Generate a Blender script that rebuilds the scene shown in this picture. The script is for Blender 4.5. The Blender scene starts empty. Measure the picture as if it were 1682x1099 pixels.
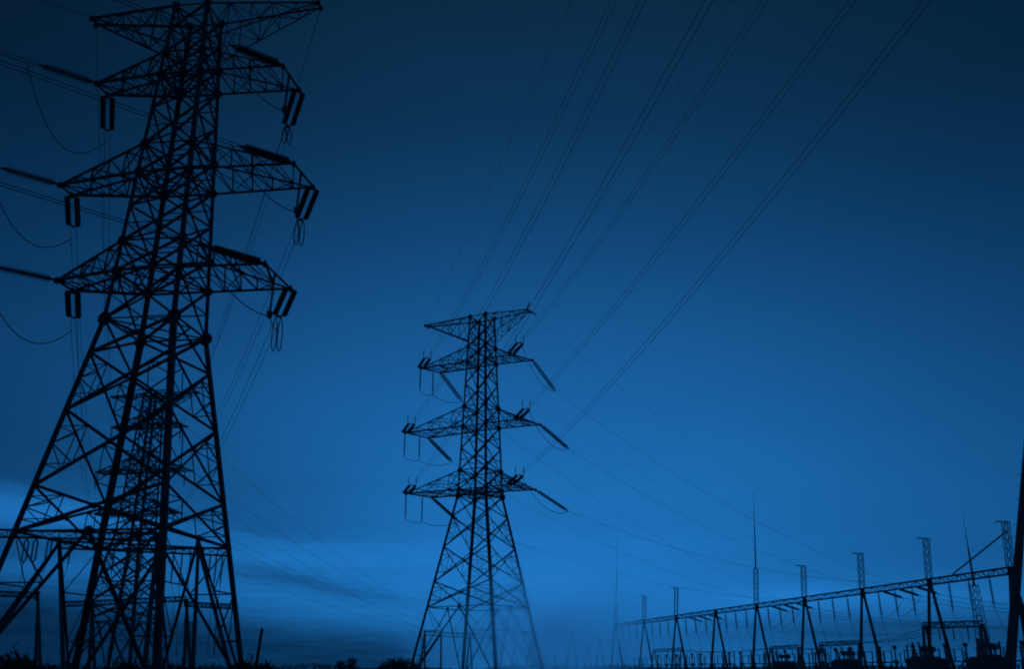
import bpy, math, random
from mathutils import Vector

random.seed(7)
S = bpy.context.scene
R = math.radians
PI = math.pi

# ------------------------------------------------------------------ camera
CAM_Z, PITCH, F_PX, PW, PH = 1.6, 0.340798, 1552.3, 1682.0, 1099.0
cam_d = bpy.data.cameras.new("camera")
cam_d.sensor_fit = 'HORIZONTAL'
cam_d.sensor_width = 36.0
cam_d.lens = 36.0 * F_PX / PW
cam_d.clip_start, cam_d.clip_end = 0.1, 6000.0
cam = bpy.data.objects.new("camera", cam_d)
S.collection.objects.link(cam)
cam.location = (0, 0, CAM_Z)
cam.rotation_euler = (PI / 2 + PITCH, 0, 0)
S.camera = cam
S.render.resolution_x, S.render.resolution_y = 1024, 670

# ------------------------------------------------------------------ world: dusk sky
SUN_EL, SUN_AZ = R(2.4), R(2.0)          # the last glow lies low, straight ahead
world = bpy.data.worlds.new("World")
S.world = world
world.use_nodes = True
wt = world.node_tree
wt.nodes.clear()
N, LK = wt.nodes, wt.links


def put(sock, v):
    if isinstance(v, (int, float)):
        sock.default_value = v
    else:
        LK.new(v, sock)


def M(op, a, b=None, c=None, clamp=False):
    n = N.new('ShaderNodeMath')
    n.operation = op
    n.use_clamp = clamp
    for i, v in enumerate((a, b, c)):
        if v is not None:
            put(n.inputs[i], v)
    return n.outputs[0]


def smooth(x, lo, hi):
    n = N.new('ShaderNodeMapRange')
    n.interpolation_type = 'SMOOTHSTEP'
    put(n.inputs[0], x)
    put(n.inputs[1], lo)
    put(n.inputs[2], hi)
    return n.outputs[0]


def lerp(x, lo, hi, a, b):
    n = N.new('ShaderNodeMapRange')
    put(n.inputs[0], x)
    for i, v in enumerate((lo, hi, a, b)):
        put(n.inputs[i + 1], v)
    return n.outputs[0]


def gauss(x, mid, sig):
    d = M('DIVIDE', M('SUBTRACT', x, mid), sig)
    return M('EXPONENT', M('MULTIPLY', M('MULTIPLY', d, d), -1.0))


def ramp(x, stops):
    n = N.new('ShaderNodeValToRGB')
    e = n.color_ramp.elements
    e[0].position, e[0].color = stops[0][0], (*stops[0][1], 1)
    e[1].position, e[1].color = stops[-1][0], (*stops[-1][1], 1)
    for p, c in stops[1:-1]:
        k = e.new(p)
        k.color = (*c, 1)
    put(n.inputs[0], x)
    return n.outputs[0]


tc = N.new('ShaderNodeTexCoord')
sep = N.new('ShaderNodeSeparateXYZ')
LK.new(tc.outputs['Generated'], sep.inputs[0])
dx, dy, dz = sep.outputs
az = M('MULTIPLY', M('ARCTAN2', dx, dy), 180 / PI)        # degrees right of straight ahead
el = M('MULTIPLY', M('ARCSINE', dz), 180 / PI)            # degrees above the horizon


def srgb(r, g, b):
    f = lambda v: (v / 255 / 12.92) if v / 255 <= 0.04045 else ((v / 255 + 0.055) / 1.055) ** 2.4
    return (f(r), f(g), f(b))


SKY = [(0.0, (38, 142, 232)), (0.7, (37, 139, 229)), (4, (34, 129, 212)), (7.5, (31, 117, 194)), (10.4, (29, 109, 180)),
       (14, (26, 100, 167)), (17.7, (24, 90, 151)), (21, (21, 81, 137)), (25, (17, 69, 117)), (28.5, (15, 60, 101)),
       (32, (12, 51, 85)), (39, (10, 40, 66)), (60, (5, 25, 42)), (90, (4, 19, 32))]
base = ramp(M('DIVIDE', el, 90.0, clamp=True), [(e / 90.0, srgb(*c)) for e, c in SKY])
# the glow weakens to both sides of the sunset
side_l = M('MAXIMUM', M('MULTIPLY', az, -1.0), 0.0)
side_r = M('MAXIMUM', M('SUBTRACT', az, 4.0), 0.0)
fall_l = M('MULTIPLY_ADD', gauss(side_l, 0.0, 24.5), 0.72, 0.28)
fall_r = M('MULTIPLY_ADD', gauss(side_r, 0.0, 25.5), 0.68, M('MULTIPLY_ADD', smooth(el, 26.0, 38.0), 0.06, 0.32))
fall = M('MULTIPLY', fall_l, fall_r)


def noise(sx, sy, detail, off, rough=0.55):
    cv = N.new('ShaderNodeCombineXYZ')
    put(cv.inputs[0], M('MULTIPLY', az, sx))
    put(cv.inputs[1], M('MULTIPLY_ADD', el, sy, off))
    cv.inputs[2].default_value = off * 1.7
    n = N.new('ShaderNodeTexNoise')
    LK.new(cv.outputs[0], n.inputs['Vector'])
    n.inputs['Scale'].default_value = 1.0
    n.inputs['Detail'].default_value = detail
    n.inputs['Roughness'].default_value = rough
    return n.outputs[0]


n1 = M('SUBTRACT', noise(0.11, 0.9, 4, 3.1), 0.5)
n2 = M('SUBTRACT', noise(0.30, 1.6, 5, 8.4), 0.5)
ew = M('ADD', el, M('MULTIPLY_ADD', n1, 1.1, M('MULTIPLY', n2, 0.55)))    # elevation stirred by wind
left = M('MULTIPLY', az, -1.0)


def streak(a0, e0, slope, wa, we, amt):
    """a cloud streak: centre azimuth and elevation, slope (deg per deg), half widths, darkness"""
    mid = M('MULTIPLY_ADD', M('SUBTRACT', az, a0), slope, e0)
    g = M('MULTIPLY', gauss(ew, mid, we), gauss(az, a0, wa))
    return M('MULTIPLY', g, amt)


# bank of stratus lying on the horizon, thickest on the left
bank_top = lerp(az, -30.0, -3.0, 5.2, 2.2)
bank = M('MULTIPLY', smooth(M('SUBTRACT', bank_top, ew), -0.5, 2.3), smooth(left, 1.0, 8.0))
# even sheet above the bright gaps, with a clear lower edge
edge = lerp(az, -29.0, -13.0, 9.5, 6.9)
ev = M('SUBTRACT', M('MULTIPLY_ADD', n2, 0.25, el), edge)
veil = M('MULTIPLY', M('MULTIPLY', smooth(ev, -0.15, 0.25), smooth(ev, 9.0, 0.8)), smooth(left, 1.0, 17.0))
ev2 = M('SUBTRACT', M('MULTIPLY_ADD', n1, 0.6, el), 4.6)
veil2 = M('MULTIPLY', M('MULTIPLY', smooth(ev2, -0.3, 0.6), smooth(ev2, 7.0, 1.0)), smooth(az, 6.0, 18.0))
dark = M('ADD', M('MULTIPLY', bank, 0.82), M('MULTIPLY', veil, 0.24))
dark = M('ADD', dark, M('MULTIPLY', veil2, 0.09))
for s_ in (streak(-13.0, 4.95, -0.145, 4.2, 0.50, 0.38), streak(-9.5, 4.2, -0.10, 4.0, 0.30, 0.16), streak(-29.0, 6.4, 0.03, 4.0, 0.7, 0.30),
           streak(21.0, 2.0, 0.0, 9.0, 0.75, 0.42), streak(4.0, 8.2, -0.03, 9.0, 1.1, 0.06)):
    dark = M('ADD', dark, s_)
dark = M('ADD', dark, M('MULTIPLY', n1, M('MULTIPLY', smooth(el, 22.0, 4.0), 0.16)))
# torn streaks in the low cloud, finer towards the left
n3 = M('SUBTRACT', noise(0.55, 3.4, 7, 15.2, 0.68), 0.5)
n4 = M('SUBTRACT', noise(0.22, 6.0, 6, 27.9, 0.62), 0.5)
low = M('MULTIPLY', smooth(el, 9.5, 5.0), smooth(left, -4.0, 9.0))
dark = M('ADD', dark, M('MULTIPLY', M('ADD', n3, M('MULTIPLY', n4, 0.8)), M('MULTIPLY', low, 0.42)))
high = M('SUBTRACT', noise(0.06, 0.16, 5, 41.0, 0.6), 0.5)
dark = M('ADD', dark, M('MULTIPLY', high, 0.10))
keep = M('SUBTRACT', 1.0, M('MINIMUM', dark, 0.93))
lift = M('MULTIPLY_ADD', M('MULTIPLY', gauss(ew, 8.0, 1.1), smooth(left, 18.0, 27.0)), 1.0, 1.0)
lift = M('ADD', lift, M('MULTIPLY', M('MULTIPLY', gauss(el, 6.1, 0.9), gauss(az, -14.0, 7.0)), 0.14))
lift = M('ADD', lift, M('MULTIPLY', M('MULTIPLY', gauss(ew, 5.0, 0.6), smooth(left, 20.0, 28.0)), 0.35))
lift = M('ADD', lift, M('MULTIPLY', M('MULTIPLY', gauss(ew, 3.7, 0.7), smooth(az, 8.0, 17.0)), 0.28))
amount = M('MULTIPLY', M('MULTIPLY', fall, keep), lift)

nish = N.new('ShaderNodeTexSky')
nish.sky_type = 'NISHITA'
nish.sun_disc = False
nish.sun_elevation = SUN_EL
nish.sun_rotation = SUN_AZ
nbw = N.new('ShaderNodeRGBToBW')
LK.new(nish.outputs[0], nbw.inputs[0])
tint = N.new('ShaderNodeMix')
tint.data_type = 'RGBA'
tint.blend_type = 'MULTIPLY'
tint.inputs[0].default_value = 1.0
LK.new(base, tint.inputs[6])
cc = N.new('ShaderNodeCombineXYZ')
# the physical sky adds a little of its own unevenness to the dusk gradient
tot = M('MULTIPLY', amount, M('MULTIPLY_ADD', M('MINIMUM', nbw.outputs[0], 2.0), 0.06, 0.97))
for i in range(3):
    LK.new(tot, cc.inputs[i])
LK.new(cc.outputs[0], tint.inputs[7])
bg = N.new('ShaderNodeBackground')
LK.new(tint.outputs[2], bg.inputs[0])
bg.inputs[1].default_value = 1.0
wo = N.new('ShaderNodeOutputWorld')
LK.new(bg.outputs[0], wo.inputs[0])

# the sun has all but gone: a faint back light from where the glow is
sun_d = bpy.data.lights.new("sun", 'SUN')
sun_d.energy = 0.033
sun_d.angle = R(0.5)
sun_d.color = (0.035, 0.34, 1.0)        # the colour of the afterglow itself
sun = bpy.data.objects.new("sun", sun_d)
S.collection.objects.link(sun)
sun.rotation_euler = (PI / 2 - SUN_EL, 0, PI - SUN_AZ)

S.view_settings.view_transform = 'Standard'
S.view_settings.look = 'None'
S.view_settings.exposure = 0.0
S.view_settings.gamma = 1.0
S.render.engine = 'CYCLES'
S.cycles.pixel_filter_type = 'BLACKMAN_HARRIS'
S.cycles.filter_width = 2.0
S.cycles.max_bounces = 6
S.cycles.volume_bounces = 4

HAZE = 0.00045


# ------------------------------------------------------------------ helpers
def world_pt(px, py, z=None, Y=None):
    """a point of the place, from its direction as seen and its height or distance"""
    a, v = (px - PW / 2) / F_PX, (PH / 2 - py) / F_PX
    d = Vector((a, math.cos(PITCH) - v * math.sin(PITCH), math.sin(PITCH) + v * math.cos(PITCH)))
    t = (z - CAM_Z) / d.z if z is not None else Y / d.y
    return Vector((0, 0, CAM_Z)) + d * t


def material(name, c1, c2, rough, scale, metallic=0.0, bump=0.0):
    m = bpy.data.materials.new(name)
    m.use_nodes = True
    t = m.node_tree
    b = t.nodes['Principled BSDF']
    b.inputs['Roughness'].default_value = rough
    b.inputs['Metallic'].default_value = metallic
    co = t.nodes.new('ShaderNodeTexCoord')
    n = t.nodes.new('ShaderNodeTexNoise')
    n.inputs['Scale'].default_value = scale
    n.inputs['Detail'].default_value = 4
    t.links.new(co.outputs['Object'], n.inputs['Vector'])
    r = t.nodes.new('ShaderNodeValToRGB')
    r.color_ramp.elements[0].position, r.color_ramp.elements[0].color = 0.35, (*c1, 1)
    r.color_ramp.elements[1].position, r.color_ramp.elements[1].color = 0.65, (*c2, 1)
    t.links.new(n.outputs[0], r.inputs[0])
    t.links.new(r.outputs[0], b.inputs['Base Color'])
    if bump:
        bp = t.nodes.new('ShaderNodeBump')
        bp.inputs['Strength'].default_value = bump
        t.links.new(n.outputs[0], bp.inputs['Height'])
        t.links.new(bp.outputs[0], b.inputs['Normal'])
    return m


STEEL = material("weathered_steel", (0.035, 0.036, 0.038), (0.07, 0.07, 0.072), 0.75, 1.5)
WIRE = material("aged_aluminium", (0.05, 0.05, 0.052), (0.08, 0.08, 0.082), 0.7, 3.0)
PORC = material("brown_porcelain", (0.03, 0.016, 0.011), (0.05, 0.026, 0.018), 0.35, 4.0)
CONC = material("old_concrete", (0.10, 0.10, 0.095), (0.17, 0.165, 0.155), 0.9, 1.2, 0, 0.2)
PAINT = material("grey_cabinet_paint", (0.10, 0.11, 0.11), (0.14, 0.15, 0.15), 0.6, 2.0)
PLASTER = material("rendered_wall", (0.20, 0.20, 0.19), (0.28, 0.275, 0.26), 0.9, 0.6, 0, 0.1)
GLASS = material("dark_window_glass", (0.02, 0.022, 0.025), (0.03, 0.032, 0.035), 0.15, 1.0)
BARK = material("bark", (0.03, 0.024, 0.018), (0.06, 0.048, 0.036), 0.95, 6.0, 0, 0.4)
LEAF = material("leaves", (0.022, 0.04, 0.014), (0.05, 0.075, 0.025), 0.7, 1.3)
WOOD = material("grey_timber", (0.05, 0.042, 0.034), (0.10, 0.085, 0.07), 0.9, 3.0, 0, 0.2)
SOIL = material("rough_grass_and_soil", (0.03, 0.04, 0.018), (0.075, 0.065, 0.042), 0.95, 0.15, 0, 0.3)
GRAVEL = material("gravel", (0.12, 0.118, 0.112), (0.22, 0.215, 0.205), 0.95, 4.0, 0, 0.4)


class MB:
    """collects shapes for one mesh"""

    def __init__(self):
        self.v, self.f = [], []

    def add(self, vs, fs):
        o = len(self.v)
        self.v += [Vector(p) for p in vs]
        self.f += [tuple(i + o for i in q) for q in fs]

    def frame(self, p, q):
        d = (q - p).normalized()
        up = Vector((0, 0, 1)) if abs(d.z) < 0.95 else Vector((0, 1, 0))
        s = d.cross(up).normalized()
        return s, s.cross(d).normalized()

    def angle(self, p, q, w, inward=None):
        """a rolled steel angle from p to q, flanges w wide"""
        p, q = Vector(p), Vector(q)
        if (q - p).length < 1e-4:
            return
        s, u = self.frame(p, q)
        if inward is not None:
            d = (q - p).normalized()
            i = Vector(inward)
            i = (i - d * i.dot(d))
            if i.length > 1e-3:
                i.normalize()
                k = i.cross(d)
                s, u = (i + k).normalized(), (i - k).normalized()
        t = w * 0.14
        prof = [(0, 0), (w, 0), (w, t), (t, t), (t, w), (0, w)]
        c = (s + u) * (-w * 0.35)
        ring = lambda o: [o + c + s * a + u * b for a, b in prof]
        self.add(ring(p) + ring(q), [(i, (i + 1) % 6, 6 + (i + 1) % 6, 6 + i) for i in range(6)] + [(5, 4, 3, 2, 1, 0), tuple(range(6, 12))])

    def bar(self, p, q, w, h=None):
        p, q = Vector(p), Vector(q)
        h = h or w
        s, u = self.frame(p, q)
        ring = lambda o: [o + s * (a * w / 2) + u * (b * h / 2) for a, b in ((-1, -1), (1, -1), (1, 1), (-1, 1))]
        self.add(ring(p) + ring(q), [(0, 1, 5, 4), (1, 2, 6, 5), (2, 3, 7, 6), (3, 0, 4, 7), (3, 2, 1, 0), (4, 5, 6, 7)])

    def tube(self, pts, r, n=6, r2=None):
        pts = [Vector(p) for p in pts]
        m = len(pts)
        vs, fs = [], []
        for k, p in enumerate(pts):
            a, b = pts[max(k - 1, 0)], pts[min(k + 1, m - 1)]
            s, u = self.frame(a, b)
            rr = r if r2 is None else r + (r2 - r) * k / (m - 1)
            vs += [p + (s * math.cos(2 * PI * i / n) + u * math.sin(2 * PI * i / n)) * rr for i in range(n)]
        for k in range(m - 1):
            for i in range(n):
                j = (i + 1) % n
                fs.append((k * n + i, k * n + j, (k + 1) * n + j, (k + 1) * n + i))
        fs += [tuple(reversed(range(n))), tuple(range((m - 1) * n, m * n))]
        self.add(vs, fs)

    def lathe(self, p, q, prof, n=8):
        """prof: (distance along p->q in metres, radius)"""
        p, q = Vector(p), Vector(q)
        d = (q - p).normalized()
        s, u = self.frame(p, q)
        vs, fs = [], []
        for t, r in prof:
            vs += [p + d * t + (s * math.cos(2 * PI * i / n) + u * math.sin(2 * PI * i / n)) * r for i in range(n)]
        for k in range(len(prof) - 1):
            for i in range(n):
                j = (i + 1) % n
                fs.append((k * n + i, k * n + j, (k + 1) * n + j, (k + 1) * n + i))
        fs += [tuple(reversed(range(n))), tuple(range((len(prof) - 1) * n, len(prof) * n))]
        self.add(vs, fs)

    def box(self, c, sx, sy, sz, ax=None):
        c = Vector(c)
        ax = ax or (Vector((1, 0, 0)), Vector((0, 1, 0)))
        az_ = Vector((0, 0, 1))
        vs = [c + ax[0] * (i * sx / 2) + ax[1] * (j * sy / 2) + az_ * (k * sz / 2) for k in (-1, 1) for i, j in ((-1, -1), (1, -1), (1, 1), (-1, 1))]
        self.add(vs, [(3, 2, 1, 0), (4, 5, 6, 7), (0, 1, 5, 4), (1, 2, 6, 5), (2, 3, 7, 6), (3, 0, 4, 7)])

    def plate(self, c, e1, e2, w, t=0.03):
        """an octagonal gusset plate centred at c in the plane of e1 and e2"""
        c, e1, e2 = Vector(c), Vector(e1).normalized(), Vector(e2)
        n = e1.cross(e2).normalized()
        e2 = n.cross(e1)
        k = 8
        ring = lambda o: [o + (e1 * math.cos(2 * PI * (i + .5) / k) + e2 * math.sin(2 * PI * (i + .5) / k)) * (w / 2) for i in range(k)]
        self.add(ring(c - n * t / 2) + ring(c + n * t / 2),
                 [(i, (i + 1) % k, k + (i + 1) % k, k + i) for i in range(k)] + [tuple(reversed(range(k))), tuple(range(k, 2 * k))])

    def build(self, name, mat, parent=None, smooth_=False):
        o0 = Vector((0, 0, 0))
        p = parent
        while p is not None:
            o0 = o0 + p.location
            p = p.parent
        me = bpy.data.meshes.new(name)
        me.from_pydata([v - o0 for v in self.v], [], self.f)
        me.materials.append(mat)
        if smooth_:
            me.polygons.foreach_set('use_smooth', [True] * len(me.polygons))
        me.update()
        o = bpy.data.objects.new(name, me)
        S.collection.objects.link(o)
        o.parent = parent
        return o


def tag(o, label=None, cat=None, group=None, kind=None):
    for k, v in (('label', label), ('category', cat), ('group', group), ('kind', kind)):
        if v:
            o[k] = v
    return o


def thing(name, loc, label, cat, group=None):
    o = bpy.data.objects.new(name, None)
    o.empty_display_size = 0.3
    S.collection.objects.link(o)
    o.location = loc
    return tag(o, label, cat, group)


def copy_tree(o, parent=None):
    c = o.copy()
    S.collection.objects.link(c)
    c.parent = parent
    for ch in list(o.children):
        copy_tree(ch, c)
    return c


def lerp3(a, b, t):
    return Vector(a) + (Vector(b) - Vector(a)) * t


# ------------------------------------------------------------------ the ground
g = MB()
g.add([(-2000, -2000, 0), (2000, -2000, 0), (2000, 2000, 0), (-2000, 2000, 0)], [(0, 1, 2, 3)])
tag(g.build('ground', SOIL), kind='structure')

# gantry line of the substation on the right, in plan
GA, GB = Vector((30.9, 296.0, 0)), Vector((65.9, 128.0, 0))
GD = (GB - GA).normalized()
GN = Vector((-GD.y, GD.x, 0))
if GN.x < 0:
    GN = -GN
yard = MB()
ya = [GA - GD * 20 - GN * 6, GB + GD * 40 - GN * 6, GB + GD * 40 + GN * 70, GA - GD * 20 + GN * 70]
yard.add([p + Vector((0, 0, 0.004)) for p in ya], [(0, 1, 2, 3)] if (ya[1] - ya[0]).cross(ya[2] - ya[0]).z > 0 else [(3, 2, 1, 0)])
tag(yard.build('gravel_yard', GRAVEL), kind='structure')


# ------------------------------------------------------------------ lattice towers
class Tower:
    def __init__(s, X, Y, rot, zw, zt, b0, bw, bt, lev, up, tips, toptips, label, panels, wleg=0.34, fine=True, group=None, brace=0.49):
        s.X, s.Y, s.c, s.s_ = X, Y, math.cos(rot), math.sin(rot)
        s.zw, s.zt, s.b0, s.bw, s.bt, s.lev, s.up, s.tips, s.toptips = zw, zt, b0, bw, bt, lev, up, tips, toptips
        s.fine = fine
        root = s.root = thing('transmission_tower', (X, Y, 0), label, 'pylon', group)
        e_arm, e_dep = s.P(1, 0, 0) - s.P(0, 0, 0), s.P(0, 1, 0) - s.P(0, 0, 0)
        CN = ((-1, -1), (1, -1), (1, 1), (-1, 1))
        gus = 0.74 if fine else 0.6
        zj = [zw] + list(lev) + list(up) + [zt]
        for ci, (a, d) in enumerate(CN):
            mb = MB()
            inw = -(e_arm * a + e_dep * d)
            mb.angle(s.C(a, d, 0), s.C(a, d, zw), wleg, inw)
            mb.angle(s.C(a, d, zw - 0.02), s.C(a, d, zt), wleg * 0.76, inw)
            for z in zj:
                k = 1.35 if z == zw else 1.0
                mb.plate(s.C(a, d, z), e_arm, Vector((0, 0, 1)), gus * k)
                mb.plate(s.C(a, d, z) + e_arm * 0.0, e_dep, Vector((0, 0, 1)), gus * k)
            mb.lathe(s.C(a, d, 0) + Vector((0, 0, -0.3)), s.C(a, d, 0) + Vector((0, 0, 1)), [(0, 0.5), (0.75, 0.4)], 10)   # footing
            mb.build('leg', STEEL, root)
        # bracing, one mesh for each face
        zs = [zw]
        for k in (2, 1, 0):
            if lev[k] - zs[-1] > 4.6:
                zs.append((lev[k] + zs[-1]) / 2)
            if lev[k] - zs[-1] > 0.6:
                zs.append(lev[k])
            zs.append(up[k])
        zs += [(up[0] + zt) / 2, zt]
        for fi in range(4):
            A, B = CN[fi], CN[(fi + 1) % 4]
            mb = MB()
            mid_n = (e_arm * (A[0] + B[0]) + e_dep * (A[1] + B[1])).normalized()
            pl = lambda z: (s.C(*A, z), s.C(*B, z))
            wm = wleg * brace
            # legs part: crossed panels down to the last horizontal, then an inverted V
            pz = panels
            for i in range(len(pz) - 2):
                t1, t2 = pl(pz[i])
                q1, q2 = pl(pz[i + 1])
                mb.angle(t1, q2, wm)
                mb.angle(t2, q1, wm)
                w1, w2 = (t1 - t2).length, (q1 - q2).length
                f = w1 / (w1 + w2)
                x = lerp3(t1, q2, f)
                mb.plate(x, t2 - t1, Vector((0, 0, 1)), 0.42)
                if fine and i > 0:
                    for t, q in ((t1, q1), (t2, q2)):
                        # light secondary members between leg and diagonals
                        um, lm_ = lerp3(t, x, 0.5), lerp3(q, x, 0.5)
                        h = lerp3(t, q, f)
                        mb.angle(h, um, wm * 0.42)
                        mb.angle(h, lm_, wm * 0.42)
                        mb.angle(um, lm_, wm * 0.42)
                        mb.angle(lerp3(t, q, f * 0.5), um, wm * 0.36)
                        mb.angle(lerp3(t, q, f + (1 - f) * 0.5), lm_, wm * 0.36)
            t1, t2 = pl(pz[-2])
            q1, q2 = pl(0.25)
            m = (t1 + t2) / 2
            mb.angle(t1, t2, wm * 0.8)
            mb.angle(m, q1, wm)
            mb.angle(m, q2, wm)
            mb.plate(m, t2 - t1, Vector((0, 0, 1)), 0.6)
            for t, q in ((t1, q1), (t2, q2)):
                for k in (0.33, 0.66):
                    mb.angle(lerp3(t, q, k), lerp3(m, q, k), wm * 0.45)
                mb.angle(lerp3(t, q, 0.33), lerp3(m, q, 0.66), wm * 0.4)
                mb.angle(t, lerp3(m, q, 0.33), wm * 0.4)
            a_, b_ = pl(zw)
            mb.angle(a_, b_, wm * 0.6)
            # body
            wb = wleg * 0.43
            for i in range(len(zs) - 1):
                t1, t2 = pl(zs[i + 1])
                q1, q2 = pl(zs[i])
                mb.angle(t1, q2, wb)
                mb.angle(t2, q1, wb)
                if zs[i + 1] in lev or zs[i + 1] in up or zs[i + 1] == zt:
                    mb.angle(t1, t2, wb * 0.9)
                if fine:
                    x = (t1 + t2 + q1 + q2) / 4
                    mb.plate(x, t2 - t1, Vector((0, 0, 1)), 0.36)
                    mb.angle((t1 + q1) / 2, x, wb * 0.5)
                    mb.angle((t2 + q2) / 2, x, wb * 0.5)
            mb.build('face_bracing', STEEL, root)
        for z in [zw] + list(lev):
            mb = MB()
            c = [s.C(a, d, z) for a, d in CN]
            mb.angle(c[0], c[2], wleg * 0.3)
            mb.angle(c[1], c[3], wleg * 0.3)
            for i in range(4):
                mb.angle((c[i] + c[(i + 1) % 4]) / 2, (c[(i + 1) % 4] + c[(i + 2) % 4]) / 2, wleg * 0.26)
            mb.build('plan_bracing', STEEL, root)
        # cross arms
        wc = wleg * 0.5
        for k in range(3):
            for side in (-1, 1):
                tn, tf = (tips[k][0], tips[k][1]) if side < 0 else (tips[k][2], tips[k][3])
                Tn, Tf = s.P(*tn, lev[k]), s.P(*tf, lev[k])
                s.arm('cross_arm', s.C(side, -1, lev[k]), s.C(side, 1, lev[k]), s.C(side, -1, up[k]), s.C(side, 1, up[k]), Tn, Tf, wc, 5)
        zb = zt - (zt - up[0]) * 0.8
        for side in (-1, 1):
            tn, tf = (toptips[0], toptips[1]) if side < 0 else (toptips[2], toptips[3])
            s.arm('earth_wire_arm', s.C(side, -1, zt), s.C(side, 1, zt), s.C(side, -1, zb), s.C(side, 1, zb), s.P(*tn, zt), s.P(*tf, zt), wc * 0.9, 5)

    def P(s, a, d, z):
        return Vector((s.X + a * s.c - d * s.s_, s.Y + a * s.s_ + d * s.c, z))

    def C(s, a, d, z):
        if z < s.zw:
            b = s.b0 + (s.bw - s.b0) * z / s.zw
        else:
            b = s.bw + (s.bt - s.bw) * (z - s.zw) / (s.zt - s.zw)
        return s.P(a * b, d * b, z)

    def arm(s, name, Cn, Cf, Un, Uf, Tn, Tf, w, n):
        mb = MB()
        for c, u, t in ((Cn, Un, Tn), (Cf, Uf, Tf)):
            mb.angle(c, t, w)
            e = lerp3(c, t, 0.985)
            mb.angle(u, e, w * 0.75)
            for i in range(1, n):
                f = i / n
                a, b = lerp3(c, t, f), lerp3(u, e, f)
                mb.angle(a, b, w * 0.5)
                pa, pb = lerp3(c, t, (i - 1) / n), lerp3(u, e, (i - 1) / n)
                mb.angle(pb if i % 2 else pa, a if i % 2 else b, w * 0.45)
        mb.angle(Tn, Tf, w * 1.0)
        for t in (Tn, Tf):
            mb.plate(t, Tf - Tn, Vector((0, 0, 1)), 0.5 if s.fine else 0.4)
            mb.box(t + Vector((0, 0, -0.1)), 0.28, 0.28, 0.22)
        for lo, hi, tn, tf in ((Cn, Cf, Tn, Tf), (Un, Uf, Tn, Tf)):
            for i in range(n):
                f0, f1 = i / n, (i + 1) / n
                mb.angle(lerp3(lo, tn, f0) if i % 2 else lerp3(hi, tf, f0), lerp3(hi, tf, f1) if i % 2 else lerp3(lo, tn, f1), w * 0.45)
                if i:
                    mb.angle(lerp3(lo, tn, f0), lerp3(hi, tf, f0), w * 0.45)
        mb.build(name, STEEL, s.root)


TIP1 = [[(-6.82, -0.98), (-6.75, 0.54), (7.71, -1.34), (7.87, 1.73)],
        [(-8.38, -0.84), (-8.39, 0.74), (9.30, -1.66), (9.54, 1.78)],
        [(-7.12, -1.14), (-7.09, 0.75), (8.09, -2.03), (8.28, 2.34)]]
TOP1 = [(-8.32, -0.67), (-8.42, 0.12), (9.55, -0.27), (9.53, 0.36)]
LEV1, UP1 = (42.666, 34.359, 26.75), (44.621, 36.695, 28.994)
T1 = Tower(-23.981, 60.0, -0.1254, 23.264, 48.873, 6.044, 2.396, 1.259, LEV1, UP1, TIP1, TOP1,
           'tall black lattice pylon, the largest, standing nearest on widely spread legs', [23.264, 20.8, 16.85, 12.0, 9.2, 0], 0.36, True)

LEV2, UP2 = (42.12, 32.87, 24.18), (44.4, 35.7, 26.8)
rot2 = -0.506


def loc2(p):
    dx_, dy_ = p.x + 4.24, p.y - 126.3
    c, s_ = math.cos(rot2), math.sin(rot2)
    return (dx_ * c + dy_ * s_, -dx_ * s_ + dy_ * c)


NR2 = [world_pt(838, 583, z=LEV2[0]), world_pt(849, 689, z=LEV2[1]), world_pt(838, 796, z=LEV2[2])]
TIP2 = [[(-8.84, -2.18), (-7.6, 1.18), loc2(NR2[0]), (6.84, 2.34)],
        [(-10.9, -2.5), (-9.86, 1.87), loc2(NR2[1]), (7.8, 2.65)],
        [(-10.0, -2.96), (-8.77, 1.6), loc2(NR2[2]), (6.74, 3.14)]]
TOP2 = [(-8.92, -1.3), (-8.87, -0.62), (7.22, 0.08), (7.08, 1.08)]
T2 = Tower(-4.24, 126.3, rot2, 23.4, 48.9, 6.4, 2.16, 1.267, LEV2, UP2, TIP2, TOP2,
           'dark lattice pylon alone against the bright middle of the sky', [23.4, 20.6, 16.6, 12.2, 9.0, 0], 0.34, True, None, 0.40)

UPZ = 1.3
T3 = Tower(-67.2, 171.0, -0.2, 24.5, 48.873 + UPZ, 6.2, 2.4, 1.26, tuple(z + UPZ for z in LEV1), tuple(z + UPZ for z in UP1),
           [[(-a, d0), (-a, d1), (a, d0), (a, d1)] for a, d0, d1 in ((7.0, -1.2, 1.0), (8.9, -1.2, 1.2), (7.7, -1.4, 1.4))],
           [(-8.6, -0.5), (-8.6, 0.2), (9.0, -0.3), (9.0, 0.3)],
           'lattice pylon seen between the legs of the biggest one', [24.5, 21, 17, 12.5, 9.2, 0], 0.52, True)
T4 = Tower(-338.0, 1040.0, 0.1, 23.3, 48.9, 6.0, 2.4, 1.26, LEV1, UP1,
           [[(-a, -1.0), (-a, 1.0), (a, -1.0), (a, 1.0)] for a in (7.0, 8.9, 7.7)],
           [(-8.6, -0.3), (-8.6, 0.3), (8.6, -0.3), (8.6, 0.3)],
           'tiny faint pylon far away low on the horizon', [23.3, 20, 16, 12, 9, 0], 0.5, False)


# ------------------------------------------------------------------ insulator strings, conductors
def shed_profile(L, n, r, core):
    pr = [(0, core)]
    for i in range(n):
        t0 = L * (i + 0.1) / n
        p = L / n
        pr += [(t0, core), (t0 + p * 0.12, r), (t0 + p * 0.35, r * 0.96), (t0 + p * 0.62, core)]
    return pr + [(L, core)]


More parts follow.
